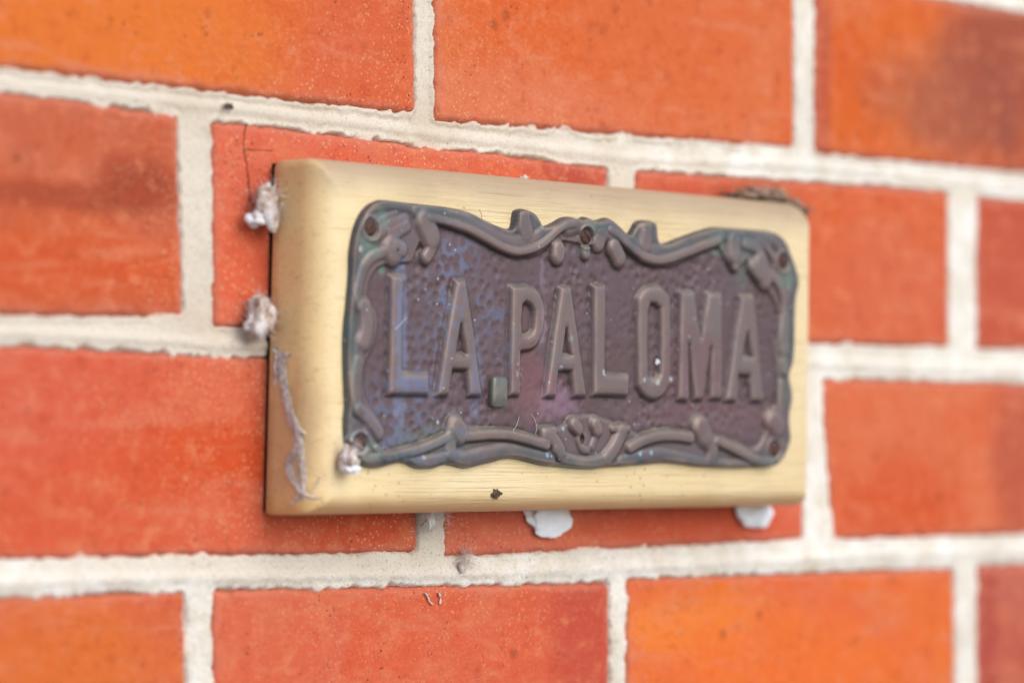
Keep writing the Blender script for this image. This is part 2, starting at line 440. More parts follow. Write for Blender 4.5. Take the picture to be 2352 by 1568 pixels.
RUN = (.0075, .0065, .0150, .0115)     # roundover width: bottom, right, top, left
def board_ring(inset, y, ncorner=6):
    k_ = min(inset/.016, 1); ex = max(inset-.016, 0)
    ins = [RUN[j]*k_+ex for j in range(4)]
    q = BQ.copy(); out = []
    ns = [160, 70, 160, 70]
    for i in range(4):
        a = q[i]; b = q[(i+1) % 4]; pv = q[(i-1) % 4]
        e1 = (b-a)/np.hypot(*(b-a)); e0 = (a-pv)/np.hypot(*(a-pv))
        rc = (.0022, .003, .010, .004)[i]
        rr = max(rc-inset*.8, .0006)
        c = a + e1*ins[(i-1) % 4] - e0*ins[i]
        p_in = c - e0*rr; p_out = c + e1*rr
        for k in range(ncorner):
            t = k/(ncorner-1)
            out.append((1-t)**2*p_in+2*t*(1-t)*c+t*t*p_out)
        bn = q[(i+1) % 4]; nn = q[(i+2) % 4]; e2 = (nn-bn)/np.hypot(*(nn-bn))
        rc2 = (.0022, .003, .010, .004)[(i+1) % 4]; rr2 = max(rc2-inset*.8, .0006)
        endc = bn + e2*ins[i] - e1*ins[(i+1) % 4]; pe = endc - e1*rr2
        for k in range(1, ns[i]):
            out.append(p_out*(1-k/ns[i])+pe*(k/ns[i]))
    o_ = np.array(out)
    return np.stack([o_[:, 0], np.full(len(o_), y), o_[:, 1]], 1)
rings = [board_ring(.001, -GAP-.0), board_ring(0, -GAP-.001), board_ring(0, -GAP-T0*.35), board_ring(0, -GAP-T0*.7), board_ring(0, -GAP-T0)]
for k in range(1, 19):
    a = math.pi/2*k/18
    # a slightly flattened quarter round that runs out over 17 mm
    rings.append(board_ring(.016*(1-math.cos(a)), -GAP-T0-RB*math.sin(a)))
for ins in (.020, .026, .034, .044, .05): rings.append(board_ring(ins, YB))
V = np.concatenate(rings); n = len(rings[0]); fs = []
for r in range(len(rings)-1):
    a = np.arange(n); b = (a+1) % n
    fs.append(np.stack([r*n+a, r*n+b, (r+1)*n+b, (r+1)*n+a], 1))
fs = np.concatenate(fs)
# hand planed unevenness
V[:, 1] += .0004*fbm(V[:, 0]*25, V[:, 2]*60, 4, 3)*(V[:, 1] < -.006)
vv = [tuple(p) for p in V]; ff = [tuple(map(int, f)) for f in fs]
ff.append(tuple((len(rings)-1)*n+i for i in range(n))); ff.append(tuple(reversed(range(n))))
wm = NT('cream_painted_wood', rough=.5, spec=.4)
L = lambda x, y, Y=YB: tuple(at(x, y, Y)-SIGN)
gr = wm.noise(1, 6, .7, vec=wm.scaled(16, 300, 700), dist=.35)
gr2 = wm.noise(1, 4, .6, vec=wm.scaled(30, 900, 2300), dist=.2)
tone = wm.noise(20, 5, .6)
col = wm.mix(wm.range(tone, .35, .65), srgb(246, 220, 170), srgb(240, 211, 158))
# grime settled on the upper edge; left end painted yellower to offset bounced brick light
sx = wm.n('ShaderNodeSeparateXYZ'); wm.link(wm.co, sx.inputs[0])
ztop = (zt[0]+zt[1])/2-SIGN.z
slope = (zt[1]-zt[0])/(xr[0]-xl[0])
zrel = wm.math('SUBTRACT', sx.outputs['Z'], wm.math('MULTIPLY', sx.outputs['X'], slope))
zrel = wm.math('ADD', zrel, wm.math('MULTIPLY', wm.math('SUBTRACT', wm.noise(45, 5), .5), .008))
col = wm.mix(wm.range(zrel, ztop-.019, ztop-.003, 0, .8), col, srgb(176, 152, 124))
xrel = wm.math('ADD', sx.outputs['X'], wm.math('MULTIPLY', wm.math('SUBTRACT', wm.noise(40, 5), .5), .006))
xleft = (xl[0]+xl[1])/2-SIGN.x
col = wm.mix(wm.range(xrel, xleft+.009, xleft+.001, 0, .7), col, srgb(246, 206, 140))
col = wm.mix(wm.range(zrel, .010, .001, 0, .65), col, srgb(210, 158, 92))
col = wm.mix(wm.range(gr2, .44, .30, 0, .45), col, srgb(176, 134, 86))
col = wm.mix(wm.range(gr, .46, .32, 0, .55), col, srgb(196, 156, 104))
col = wm.mix(wm.math('MULTIPLY', wm.range(gr, .60, .70, 0, .5), wm.blob(L(1250, 1130), .10, .012, .3)), col, srgb(255, 236, 196))
vd = wm.voro(300); 
col = wm.mix(wm.math('MULTIPLY', wm.range(vd, .22, .10, 0, .6), wm.range(wm.noise(40, 3), .54, .64)), col, srgb(120, 92, 64))
col = wm.mix(wm.math('MULTIPLY', wm.blob(L(670, 1000, -.02), .012, .022, .6, 90), .35), col, srgb(170, 138, 104))
wm.color(col)
grm = wm.range(sx.outputs['X'], xleft+.028, xleft+.05)
mg = wm.n('ShaderNodeMath'); mg.operation = 'MULTIPLY'; wm.link(gr, mg.inputs[0]); wm.link(grm, mg.inputs[1])
mg2 = wm.math('MULTIPLY', gr2, grm)
wm.bump([(mg.outputs[0], .8, .0009), (mg2, .5, .0004), (wm.noise(500, 3), .25, .0002)])
board = mesh_obj('backing_board', vv, ff, wm.m, sign, SIGN)
pk = np.array([BQ[0]+(.0012, .0012), BQ[1]+(-.0012, .0012), BQ[2]+(-.003, -.0012), BQ[3]+(.0012, -.0012)])  # dark plate added to paint the shadow in the gap behind the board
fm = NT('dark_packing', rough=.95, spec=.05); fm.color(fm.mix(fm.range(fm.noise(200, 4), .4, .6), srgb(52, 36, 30), srgb(78, 54, 44)))
mesh_obj('packing', [(q[0], y, q[1]) for y in (.0006, -GAP+.0002) for q in pk], [(0, 1, 2, 3), (7, 6, 5, 4), (0, 4, 5, 1), (1, 5, 6, 2), (2, 6, 7, 3), (3, 7, 4, 0)], fm.m, sign, SIGN, smooth=False)
board_bvh = BVHTree.FromPolygons([Vector(p) for p in vv], ff)

# ------------------------------------------------------------------ the plaque
YP = YB-.0025
D = lambda pts, Y=YP: at2(pts, Y)
outline = [(864,458),(880,455),(934,461),(985,467),(1030,472),(1075,482),(1105,497),(1135,511),(1168,522),(1175,512),(1177,496),(1182,481),(1203,476),(1225,485),(1240,506),(1246,517),(1268,509),(1289,497),(1310,494),(1328,500),(1343,494),(1364,503),(1391,496),(1403,502),(1421,518),(1439,535),(1451,521),(1462,505),(1493,503),(1507,513),(1511,549),(1524,556),(1553,545),(1598,529),(1637,518),(1673,520),(1733,524),(1778,530),(1802,551),(1817,587),(1829,623),(1833,653),(1826,686),(1824,740),(1824,798),(1820,837),(1812,864),(1818,897),(1818,920),(1811,963),(1815,1008),(1802,1047),(1784,1070),(1757,1077),(1703,1078),(1643,1077),(1598,1075),(1562,1070),(1523,1067),(1493,1069),(1463,1072),(1403,1076),(1358,1081),(1313,1078),(1253,1073),(1224,1067),(1173,1056),(1134,1065),(1104,1072),(1068,1080),(1026,1071),(999,1079),(984,1081),(954,1080),(927,1067),(903,1070),(870,1079),(840,1077),(820,1063),(802,1037),(790,1013),(788,963),(791,933),(788,888),(788,813),(789,753),(794,704),(800,629),(801,575),(813,521),(828,488),(846,467)]
OUT = catmull(D(outline, YB-.001), True, 3)
# raised strokes: (photo path, half widths, heights mm, smooth)
S_ = [
 # top rail, left half: soft upper band and strong lower ridge
 ([(812,640),(815,590),(826,530),(846,492),(870,476),(905,470),(945,476),(975,490)], 9, 1.6),
 ([(965,485),(1000,487),(1040,497),(1075,510),(1115,532),(1160,553),(1200,560),(1240,548),(1268,525),(1295,508),(1320,508)], 17, 2.2),
 ([(990,500),(1026,508),(1074,523),(1119,546),(1158,567),(1194,577),(1233,569),(1263,549),(1285,528),(1305,517),(1322,514)], 9, 3.3),
 ([(1205,500),(1208,515),(1212,530)], 24, 2.6),
 ([(1340,512),(1364,515),(1388,520),(1408,533)], 22, 2.6),
 ([(1310,520),(1325,515)], 20, 2.6),
 ([(1288,572),(1287,586)], 19, 3.1),
 ([(1352,575),(1352,583)], 12, 2.4),
 ([(1415,568),(1427,592)], 20, 3.3),
 ([(1385,540),(1380,556)], 20, 2.7),
 ([(1405,528),(1420,538),(1439,555),(1463,577),(1487,591),(1517,597),(1553,590),(1598,573),(1632,560),(1655,552)], 10, 3.3),
 ([(1400,515),(1425,528),(1450,552),(1480,572),(1520,577),(1560,567),(1600,550),(1640,537),(1690,538),(1740,542),(1775,552)], 16, 2.2),
 ([(1489,524),(1487,562)], 20, 2.6),
 ([(1770,548),(1795,566),(1808,600),(1818,650),(1815,690)], 9, 1.7),
 # top left flower
 ([(980,508),(996,545)], 26, 3.2), ([(996,545),(995,572),(985,590)], 14, 2.8),
 ([(868,545),(900,520),(938,505)], 12, 2.0), ([(905,540),(940,520)], 13, 2.2), ([(865,530),(885,508),(915,495)], 9, 1.5),
 ([(905,570),(908,578)], 27, 3.1), ([(915,566),(926,573)], 17, 3.0),
 ([(885,580),(862,590),(844,612),(834,645),(828,680),(832,705)], 11, 2.2),
 ([(842,705),(846,735),(846,760),(840,785)], 20, 2.8), ([(832,780),(828,830)], 13, 2.0),
 ([(828,832),(822,870),(821,910),(828,940)], 15, 2.4), ([(828,940),(845,955),(862,975),(874,995)], 15, 2.7), ([(812,700),(808,760),(806,860),(806,960)], 8, 1.3),
 ([(848,970),(850,1000),(862,1020)], 9, 1.6),
 # bottom left
 ([(835,1055),(870,1053),(924,1044),(969,1032),(1014,1014),(1044,997)], 10, 2.4),
 ([(870,1030),(885,1048),(910,1052)], 9, 2.4),
 ([(939,1064),(984,1060),(1026,1052)], 11, 2.0),
 ([(1053,980),(1062,994)], 24, 3.3), ([(1044,990),(1040,1020),(1042,1045)], 17, 2.4),
 ([(1075,1002),(1098,1000),(1134,997),(1179,1000),(1224,1012),(1258,1022)], 11, 3.3),
 ([(1040,1045),(1074,1053),(1119,1042),(1165,1034),(1210,1042),(1270,1056)], 14, 2.2),
 ([(1258,1000),(1275,1010),(1290,1035)], 17, 3.2), ([(1280,1030),(1300,1052),(1330,1063),(1367,1063),(1398,1052)], 13, 3.0),
 ([(1398,1052),(1415,1030),(1427,1005),(1433,990)], 17, 3.1), ([(1252,990),(1278,988)], 8, 2.6), ([(1412,984),(1447,984)], 8, 2.6),
 ([(1322,975),(1332,984)], 15, 3.3), ([(1372,975),(1376,986)], 16, 3.3),
 ([(1334,990),(1334,1012),(1342,1030),(1354,1034)], 8, 2.2), ([(1376,990),(1372,1010),(1366,1025)], 8, 2.0),
 ([(1451,1028),(1481,1012),(1517,1002),(1553,1000),(1590,1005)], 12, 3.2),
 ([(1614,982),(1622,1000)], 27, 3.4), ([(1628,1010),(1640,1030),(1640,1050)], 19, 2.6),
 ([(1650,1012),(1680,1026),(1710,1042),(1740,1057),(1775,1064)], 11, 3.2),
 ([(1433,1060),(1478,1048),(1523,1042),(1568,1051),(1628,1064),(1673,1067),(1720,1068)], 12, 2.0),
 ([(1782,968),(1792,980)], 26, 3.0), ([(1800,1000),(1800,1030),(1790,1055)], 9, 1.8),
 # top right flower and right side
 ([(1690,556),(1690,585)], 23, 3.2), ([(1690,585),(1693,612)], 11, 3.0),
 ([(1718,560),(1738,566),(1752,585)], 14, 2.6), ([(1745,552),(1768,572),(1780,590)], 9, 2.4),
 ([(1752,600),(1758,628),(1762,640)], 24, 3.1), ([(1735,612),(1748,630)], 16, 3.0),
 ([(1776,632),(1795,655),(1805,690),(1806,720)], 12, 2.7),
 ([(1808,735),(1805,770),(1806,800)], 20, 2.9), ([(1806,800),(1806,830),(1808,850)], 14, 2.6), ([(1800,880),(1798,920),(1800,955)], 9, 2.0),
]
letters = [
 ('L', [(908,632),(937,632),(933,840),(936,856),(996,858),(996,906),(901,906)], []),
 ('A', [(1057,643),(1080,643),(1098,760),(1117,909),(1086,909),(1081,850),(1050,848),(1041,907),(1013,908),(1034,770)], [[(1066,745),(1077,812),(1056,812)]]),
 ('P', [(1184,657),(1218,655),(1243,666),(1257,692),(1261,728),(1254,768),(1237,798),(1206,806),(1204,908),(1179,908)], [[(1208,700),(1222,697),(1232,712),(1233,740),(1227,765),(1207,766)]]),
 ('A', [(1298,659),(1322,659),(1338,775),(1357,911),(1327,911),(1321,852),(1293,850),(1287,911),(1261,911),(1280,770)], [[(1308,755),(1318,815),(1300,815)]]),
 ('L', [(1373,655),(1401,653),(1400,856),(1455,862),(1453,909),(1371,908)], []),
 ('O', [(1512,656),(1530,660),(1544,676),(1549,700),(1548,860),(1542,892),(1529,910),(1510,918),(1492,911),(1478,892),(1473,862),(1474,705),(1479,677),(1493,660)], [[(1508,696),(1520,704),(1524,722),(1522,858),(1508,868),(1495,858),(1497,715)]]),
 ('M', [(1572,668),(1604,668),(1618,775),(1634,670),(1668,672),(1668,916),(1640,916),(1641,800),(1625,917),(1604,917),(1591,790),(1592,920),(1566,918)], []),
 ('A', [(1712,677),(1742,677),(1752,790),(1764,921),(1735,921),(1730,862),(1706,860),(1702,921),(1676,920),(1694,790)], [[(1724,765),(1734,820),(1713,820)]]),
]
px_m = F*.669/1.45          # rough horizontal scale used for stroke widths
st = .00036
gx = np.arange(OUT[:, 0].min()-.0012, OUT[:, 0].max()+.0012, st)
gz = np.arange(OUT[:, 1].min()-.0012, OUT[:, 1].max()+.0012, st)
GX, GZ = np.meshgrid(gx, gz)
osd = poly_sd(GX, GZ, OUT)
base = np.full(GX.shape, .0016)
# rolled outer lip, dished field with hammered dimples
FIELD = [(950,600),(965,560),(985,600),(1006,570),(1010,520),(1074,540),(1119,564),(1160,585),(1194,596),(1240,586),(1268,565),(1300,556),(1350,566),(1395,560),(1430,572),(1463,596),(1487,610),(1520,616),(1560,608),(1610,584),(1650,570),(1668,600),(1690,625),(1715,600),(1735,640),(1762,668),(1782,700),(1788,740),(1780,790),(1786,860),(1790,920),(1768,945),(1756,1000),(1735,1030),(1700,1018),(1660,1000),(1600,1000),(1540,990),(1480,1002),(1440,980),(1425,975),(1375,955),(1320,955),(1290,980),(1250,982),(1240,1002),(1180,985),(1120,983),(1075,975),(1048,965),(1030,1000),(970,1020),(912,1035),(890,1020),(885,985),(864,950),(840,910),(836,860),(842,830),(862,790),(870,740),(862,708),(846,690),(850,650),(868,618),(895,608),(930,606)]
fsd = poly_sd(GX, GZ, catmull(D(FIELD, YP), True, 2))
band = .0012*sstep(.0007, -.0012, fsd)          # the frame of scrollwork stands above the field
cell = .0046
cxs = np.floor(GX/cell); czs = np.floor(GZ/cell); dmin = np.full(GX.shape, 9.)
for di in (-1, 0, 1):
    for dj in (-1, 0, 1):
        jx = hash2(cxs+di, czs+dj, 5); jz = hash2(cxs+di, czs+dj, 6)
        dd = np.hypot((cxs+di+.5*np.mod(czs+dj, 2)+.05+.9*jx-.2)*cell-GX, (czs+dj+.05+.9*jz)*cell-GZ)/cell
        dmin = np.minimum(dmin, dd)
field = -.00034*sstep(.6, .0, dmin)
base += .0003*fbm(GX*45, GZ*45, 8, 3)
field *= sstep(.004, .008, osd)*np.clip(.8+1.6*fbm(GX*70, GZ*70, 66, 3), .05, 1.5)
relief = band.copy()
for (path, wpx, hmm) in S_:
    P = D(path, YP-.0015); wd = wpx/px_m*.80+.0004; hh = hmm*.001
    C = catmull(P, False, 4) if len(P) > 2 else P
    x0, x1, z0, z1 = C[:, 0].min()-wd*1.6, C[:, 0].max()+wd*1.6, C[:, 1].min()-wd*1.6, C[:, 1].max()+wd*1.6
    ia, ib = np.searchsorted(gx, [x0, x1]); ja, jb = np.searchsorted(gz, [z0, z1]); s_ = (slice(ja, jb), slice(ia, ib))
    dist = np.full(GX[s_].shape, 9.)
    for a, b in zip(C[:-1], C[1:]): dist = np.minimum(dist, seg_dist(GX[s_], GZ[s_], *a, *b)[0])
    # steep shoulder, softly domed crown
    q_ = dist/wd
    pr = hh*(.60*(1-sstep(.50, 1.30, q_)) + .40*np.sqrt(np.clip(1-q_**2, 0, 1)))
    r0 = relief[s_]; k = .0010
    hmx = np.clip(.5+.5*(pr-r0)/k, 0, 1)
    relief[s_] = r0*(1-hmx)+pr*hmx+k*hmx*(1-hmx)*sstep(.0, .0008, np.minimum(pr, r0))
scroll = relief > .0006
lh = np.zeros(GX.shape); lid = np.full(GX.shape, -1)
for li, (ch, poly, holes) in enumerate(letters):
    P = D(poly, YP-.0025); c_ = P.mean(0)
    sdl = poly_sd(GX, GZ, P if ch != 'O' else catmull(P, True, 3))
    if ch == 'P':
        Pc = P.copy(); Q = np.concatenate([P[:1], catmull(P[1:8], False, 4), P[8:]]); sdl = poly_sd(GX, GZ, Q)
    for hl in holes:
        sdl = np.minimum(sdl, -poly_sd(GX, GZ, catmull(D(hl, YP-.002), True, 2) if ch in 'OP' else D(hl, YP-.002)))
    sdl = sdl + .00015*fbm(GX*200, GZ*200, 40+li, 3)
    hL = .0018*sstep(-.0011, .0013, sdl) + .0002*sstep(.0005, .003, sdl)
    lid[(sdl > -.0011)] = li
    lh = np.maximum(lh, hL)
mask_r = 1-sstep(.0, .0009, np.maximum(relief*.8, lh))
relief += (relief > .0004)*(.00022*fbm(GX*110, GZ*110, 201, 3) + .0004*fbm(GX*40, GZ*40, 207, 2)*sstep(.0006, .002, relief))
ht = base + field*mask_r + np.maximum(relief*.8, lh)
tocentre = sstep(-.0002, .0016, osd)**.7
# a hand-cut, slightly curled sheet edge
ht = ht*tocentre - .0030*(1-tocentre)
holep = D([(1340,1008)], YP-.001)[0]
ht -= .006*(1-sstep(.0013, .0017, np.hypot(GX-holep[0], (GZ-holep[1])*.75)))
# screw seats
screws_px = [(856,524,.7), (1349,545,-.9), (1803,601,.3), (831,1019,1.2), (1782,1032,.2)]
for (sx_, sy_, _) in screws_px:
    c = D([(sx_, sy_)], YP-.001)[0]; rr = np.hypot(GX-c[0], GZ-c[1])
    wgt = 1-sstep(.0030, .0046, rr)
    ht = ht*(1-wgt)+.0022*wgt
    ht += .0005*np.exp(-((rr-.0044)/.0007)**2)
ht += .000018*fbm(GX*700, GZ*700, 3, 3)*tocentre
YY = YB-ht
dzx = np.gradient(YY, st, axis=1); dzz = np.gradient(YY, st, axis=0)
NN = np.stack([dzx.ravel(), -np.ones(dzx.size), dzz.ravel()], 1); NN /= np.linalg.norm(NN, axis=1)[:, None]
PV = np.stack([GX.ravel(), YY.ravel(), GZ.ravel()], 1)
fc = lambda M: M[:-1, :-1]
keep = (osd > -.0008); keep = keep[:-1, :-1] & keep[1:, 1:]
fl = fc(lid); fscroll = fc(scroll) & (fl < 0)

psr = lambda r, g, b: srgb(r, g, b, 1.75)
pm = NT('aged_copper', rough=.4, spec=.45, metallic=.3)
Lp = lambda x, y: tuple(at(x, y, YP)-SIGN)
n1 = pm.noise(60, 6, .65); n2 = pm.noise(190, 6, .7); n3 = pm.noise(24, 5, .6)
col = pm.mix(pm.range(n1, .35, .65), psr(112, 84, 84), psr(116, 92, 98))
col = pm.mix(pm.range(n3, .50, .68, 0, .7), col, psr(122, 90, 94))
col = pm.mix(pm.range(n2, .62, .75, 0, .5), col, psr(112, 84, 78))
rel = pm.attr('relief')
raised = pm.mix(pm.range(n1, .35, .65), psr(150, 125, 118), psr(140, 124, 122))
col = pm.mix(pm.math('MULTIPLY', rel, .8), col, raised)
# blue grey patina along the rim and in a network on the left of the field
rim = pm.attr('rim')
col = pm.mix(pm.math('MULTIPLY', rim, pm.range(n1, .35, .6, .35, 1.0)), col, psr(84, 98, 102))
net = pm.math('MULTIPLY', pm.range(pm.attr('dimple'), .30, .55), pm.range(n2, .38, .55))
for (p, rx, rz) in (((1035,640),.010,.022), ((1000,745),.010,.018), ((1120,700),.006,.010), ((1155,770),.005,.012), ((1060,590),.012,.010), ((900,950),.02,.014), ((960,1000),.03,.012)):
    col = pm.mix(pm.math('MULTIPLY', pm.math('MULTIPLY', pm.blob(Lp(*p), rx, rz, .45, 140), net), .65), col, psr(124, 128, 156))
for (p, rx, rz, c, k) in (((922,770),.004,.035,(138,144,172),.75), ((970,885),.008,.006,(132,134,170),.7), ((1095,860),.004,.016,(136,140,168),.5),
                          ((1249,750),.0026,.0075,(168,142,156),.7), ((1250,640),.0018,.006,(156,130,144),.6), ((1235,900),.013,.011,(150,104,112),.75), ((1290,925),.012,.006,(160,120,138),.7),
                          ((1210,850),.008,.014,(140,88,90),.6), ((1570,890),.003,.006,(168,128,142),.6), ((1590,850),.02,.018,(134,92,96),.5), ((1640,960),.05,.006,(132,96,98),.6)):
    col = pm.mix(pm.math('MULTIPLY', pm.blob(Lp(*p), rx, rz, .5, 230, .35), k), col, psr(*c))
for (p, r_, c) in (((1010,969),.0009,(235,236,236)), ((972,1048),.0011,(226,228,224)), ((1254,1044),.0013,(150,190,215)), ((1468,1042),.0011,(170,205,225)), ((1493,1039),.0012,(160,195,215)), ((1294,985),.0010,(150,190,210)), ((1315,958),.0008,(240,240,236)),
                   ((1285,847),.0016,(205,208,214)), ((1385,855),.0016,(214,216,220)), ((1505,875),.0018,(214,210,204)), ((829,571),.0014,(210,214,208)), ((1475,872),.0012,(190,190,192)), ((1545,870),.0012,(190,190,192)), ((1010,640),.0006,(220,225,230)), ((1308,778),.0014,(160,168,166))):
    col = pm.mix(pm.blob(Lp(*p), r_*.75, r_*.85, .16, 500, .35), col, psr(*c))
scf = pm.math('MULTIPLY', pm.blob(Lp(1192, 850), .0028, .009, .3, 200, .4), pm.range(pm.noise(900, 4, .7), .52, .6))
col = pm.mix(pm.math('MULTIPLY', scf, .8), col, psr(196, 178, 176))
# drips
dr = pm.noise(1, 4, .6, vec=pm.scaled(420, 1, 45), dist=.4)
col = pm.mix(pm.math('MULTIPLY', pm.range(dr, .62, .72), pm.range(n3, .5, .6, 0, .45)), col, psr(148, 146, 170))
# verdigris round the screws and under the drops
for (p, rx, rz, k) in (((848,560),.005,.006,.8), ((872,505),.004,.004,.7), ((1353,522),.0035,.003,.9), ((1345,572),.003,.002,.7), ((1802,640),.006,.005,.8), ((845,1040),.006,.005,.75), ((1776,1055),.006,.004,.6), ((882,612),.002,.002,.9), ((1650,560),.005,.005,.6), ((900,1078),.03,.0018,.8), ((1040,1078),.03,.0015,.7), ((1290,1074),.025,.0015,.8), ((1000,1010),.02,.006,.35), ((1710,600),.006,.01,.35), ((1800,830),.004,.02,.3), ((800,930),.003,.05,.35)):
    col = pm.mix(pm.math('MULTIPLY', pm.blob(Lp(*p), rx, rz, .5, 260, .4), k), col, psr(122, 142, 130))
vs1 = pm.voro(230, vec=pm.scaled(1, 1, 1, (3.3, 0, 1.1)))
col = pm.mix(pm.math('MULTIPLY', pm.range(vs1, .13, .07), pm.range(pm.noise(55, 3), .50, .6, 0, .9)), col, psr(205, 214, 220))
# grime plus shade painted into the recesses and undersides of the raised work
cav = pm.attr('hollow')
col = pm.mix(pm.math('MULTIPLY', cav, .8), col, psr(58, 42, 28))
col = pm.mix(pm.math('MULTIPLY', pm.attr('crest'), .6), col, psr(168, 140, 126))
for (p, r_) in (((1062,817),.0005), ((907,573),.0006), ((1256,1030),.0004)):
    col = pm.mix(pm.blob(Lp(*p), r_, r_, .1, 500, .3), col, psr(40, 30, 28))
col = pm.mix(pm.math('MULTIPLY', pm.attr('dust'), .8), col, psr(172, 156, 136))  # beige dust that also paints a highlight on upward slopes
pm.color(col)
pm.rough(pm.range(n2, .3, .7, .34, .5))
pm.bump([(n2, .12, .0004), (pm.noise(1500, 3, .7), .15, .0001)])

# hollows carry dirt and painted shade: places lower than the neighbourhood mean
def boxblur(A, r):
    for ax in (0, 1):
        c = np.cumsum(np.pad(A, [(r+1, r) if k == ax else (0, 0) for k in (0, 1)], mode='edge'), axis=ax)
        A = (np.take(c, range(2*r+1, c.shape[ax]), ax)-np.take(c, range(0, c.shape[ax]-2*r-1), ax))/(2*r+1)
    return A
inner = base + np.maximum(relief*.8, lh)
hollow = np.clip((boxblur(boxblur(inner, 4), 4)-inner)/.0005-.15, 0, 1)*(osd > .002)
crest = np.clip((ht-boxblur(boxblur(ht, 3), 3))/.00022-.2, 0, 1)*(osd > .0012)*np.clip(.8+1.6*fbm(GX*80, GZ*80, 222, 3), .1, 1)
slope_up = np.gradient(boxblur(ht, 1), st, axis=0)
dust_light = np.clip(-slope_up*1.3-.15, 0, 1)*(osd > .0012)*(.6+.8*np.clip(fbm(GX*150, GZ*150, 91, 3)+.3, 0, 1))  # up-facing slopes: settled dust plus painted top light
hollow = np.clip(hollow + np.clip(slope_up*.9-.25, 0, 1)*(osd > .0015), 0, 1)  # down-facing slopes darkened as painted shade below the ridges
at_rel = np.clip(np.maximum(relief*.8, lh)/.002, 0, 1)
at_rim = (1-sstep(.001, .010, osd))*.95
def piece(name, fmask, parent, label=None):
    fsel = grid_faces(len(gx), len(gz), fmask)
    v_, f_, nn, a1, a2, a3, a4, a5, a6 = compact(PV, fsel, NN, at_rel.ravel(), at_rim.ravel(), hollow.ravel(), dmin.ravel(), dust_light.ravel(), crest.ravel())
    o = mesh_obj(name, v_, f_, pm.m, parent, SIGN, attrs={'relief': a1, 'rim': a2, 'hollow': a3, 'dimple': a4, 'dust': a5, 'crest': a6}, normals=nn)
    if label: o['label'] = label
    return o
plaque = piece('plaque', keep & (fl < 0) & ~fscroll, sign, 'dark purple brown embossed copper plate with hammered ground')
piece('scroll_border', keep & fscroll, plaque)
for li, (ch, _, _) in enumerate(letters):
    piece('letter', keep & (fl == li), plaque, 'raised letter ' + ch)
plq_bvh = BVHTree.FromPolygons([Vector(p) for p in PV], [tuple(map(int, f)) for f in grid_faces(len(gx), len(gz), keep)])

# screws
rm = NT('rusty_steel', rough=.55, spec=.5, metallic=.4)
rn = rm.noise(700, 5, .7)
rm.color(rm.mix(rm.range(rn, .4, .6), srgb(60, 38, 34), srgb(108, 62, 38)))
rm.bump([(rn, .7, .0005)])
def screw(px, py, ang):
    c = at(px, py, YP-.0006); R = .0029; v = []; f = []
    nr, na = 10, 40
    sa, ca = math.sin(ang), math.cos(ang)
    v.append((0, 0)); 
    for r in range(1, nr+1):
        for a in range(na):
            th = 2*math.pi*a/na; v.append((R*r/nr*math.cos(th), R*r/nr*math.sin(th)))
    out = []
    for (x, z) in v:
        rr = math.hypot(x, z)/R
        y = .0012*math.sqrt(max(0, 1-rr*rr*.98))
        u_ = abs(-x*sa+z*ca)
        if u_ < .00042 and rr < .97: y -= .0007
        y += .0001*mnoise.noise(Vector((x*1500, z*1500, px)))
        out.append((c.x+x, YB-.0022-y, c.z+z))
    for a in range(na): f.append((0, 1+(a+1) % na, 1+a))
    for r in range(nr-1):
        for a in range(na):
            p = 1+r*na+a; q = 1+r*na+(a+1) % na
            f.append((p, q, q+na, p+na))
    nb = len(out)
    for a in range(na):
        x, y, z = out[1+(nr-1)*na+a]; out.append((x, YB+.001, z))
    for a in range(na):
        p = 1+(nr-1)*na+a; q = 1+(nr-1)*na+(a+1) % na
        f.append((p, q, nb+(a+1) % na, nb+a))
    return mesh_obj('screw', out, f, rm.m, sign, SIGN)
for s in screws_px: screw(*s)

# smooth grey green tab between the words
tm = NT('grey_green_enamel', rough=.28, spec=.6)
tn = tm.noise(300, 4)
tm.color(tm.mix(tm.range(tn, .35, .65), srgb(106, 102, 90), srgb(92, 90, 80)))
tm.bump([(tm.noise(900, 4, .7), .3, .0002)])
ta = D([(1131,863),(1168,863),(1166,935),(1132,936)], YP-.001)
cx_, cz_ = ta.mean(0); hw = (ta[1][0]-ta[0][0])/2; hh_ = (ta[0][1]-ta[3][1])/2
v = []; f = []; N = 48
def sup(a, e=5.5): 
    c, s = math.cos(a), math.sin(a); r = (abs(c)**e+abs(s)**e)**(-1/e); return r*c, r*s
lv = [(1.0, -.001), (1.0, .0022), (.97, .0030), (.90, .0034), (.75, .0037), (.4, .0039), (.02, .0040)]
for (k, y) in lv:
    for a in range(N):
        x, z = sup(2*math.pi*a/N); v.append((cx_+x*hw*k+.0003*z, YB-y+.0006*(x*k-1)*.2, cz_+z*hh_*k))
for r in range(len(lv)-1):
    for a in range(N):
        p = r*N+a; q = r*N+(a+1) % N; f.append((p, q, q+N, p+N))
f.append(tuple((len(lv)-1)*N+a for a in range(N)))
mesh_obj('raised_tab', v, f, tm.m, sign, SIGN)

# ------------------------------------------------------------------ lumps, webs and crumbs
def hit(x, y):
    d = ray(x, y); best = None
    for b in (plq_bvh, board_bvh):
        loc, nor, idx, dist = b.ray_cast(CAM, d)
        if loc is not None and (best is None or dist < best[2]): best = (loc, nor if nor.dot(d) < 0 else -nor, dist)
    if best is None: best = (at(x, y, -.001), Vector((0, -1, 0)), 0)
    return best[0], best[1]

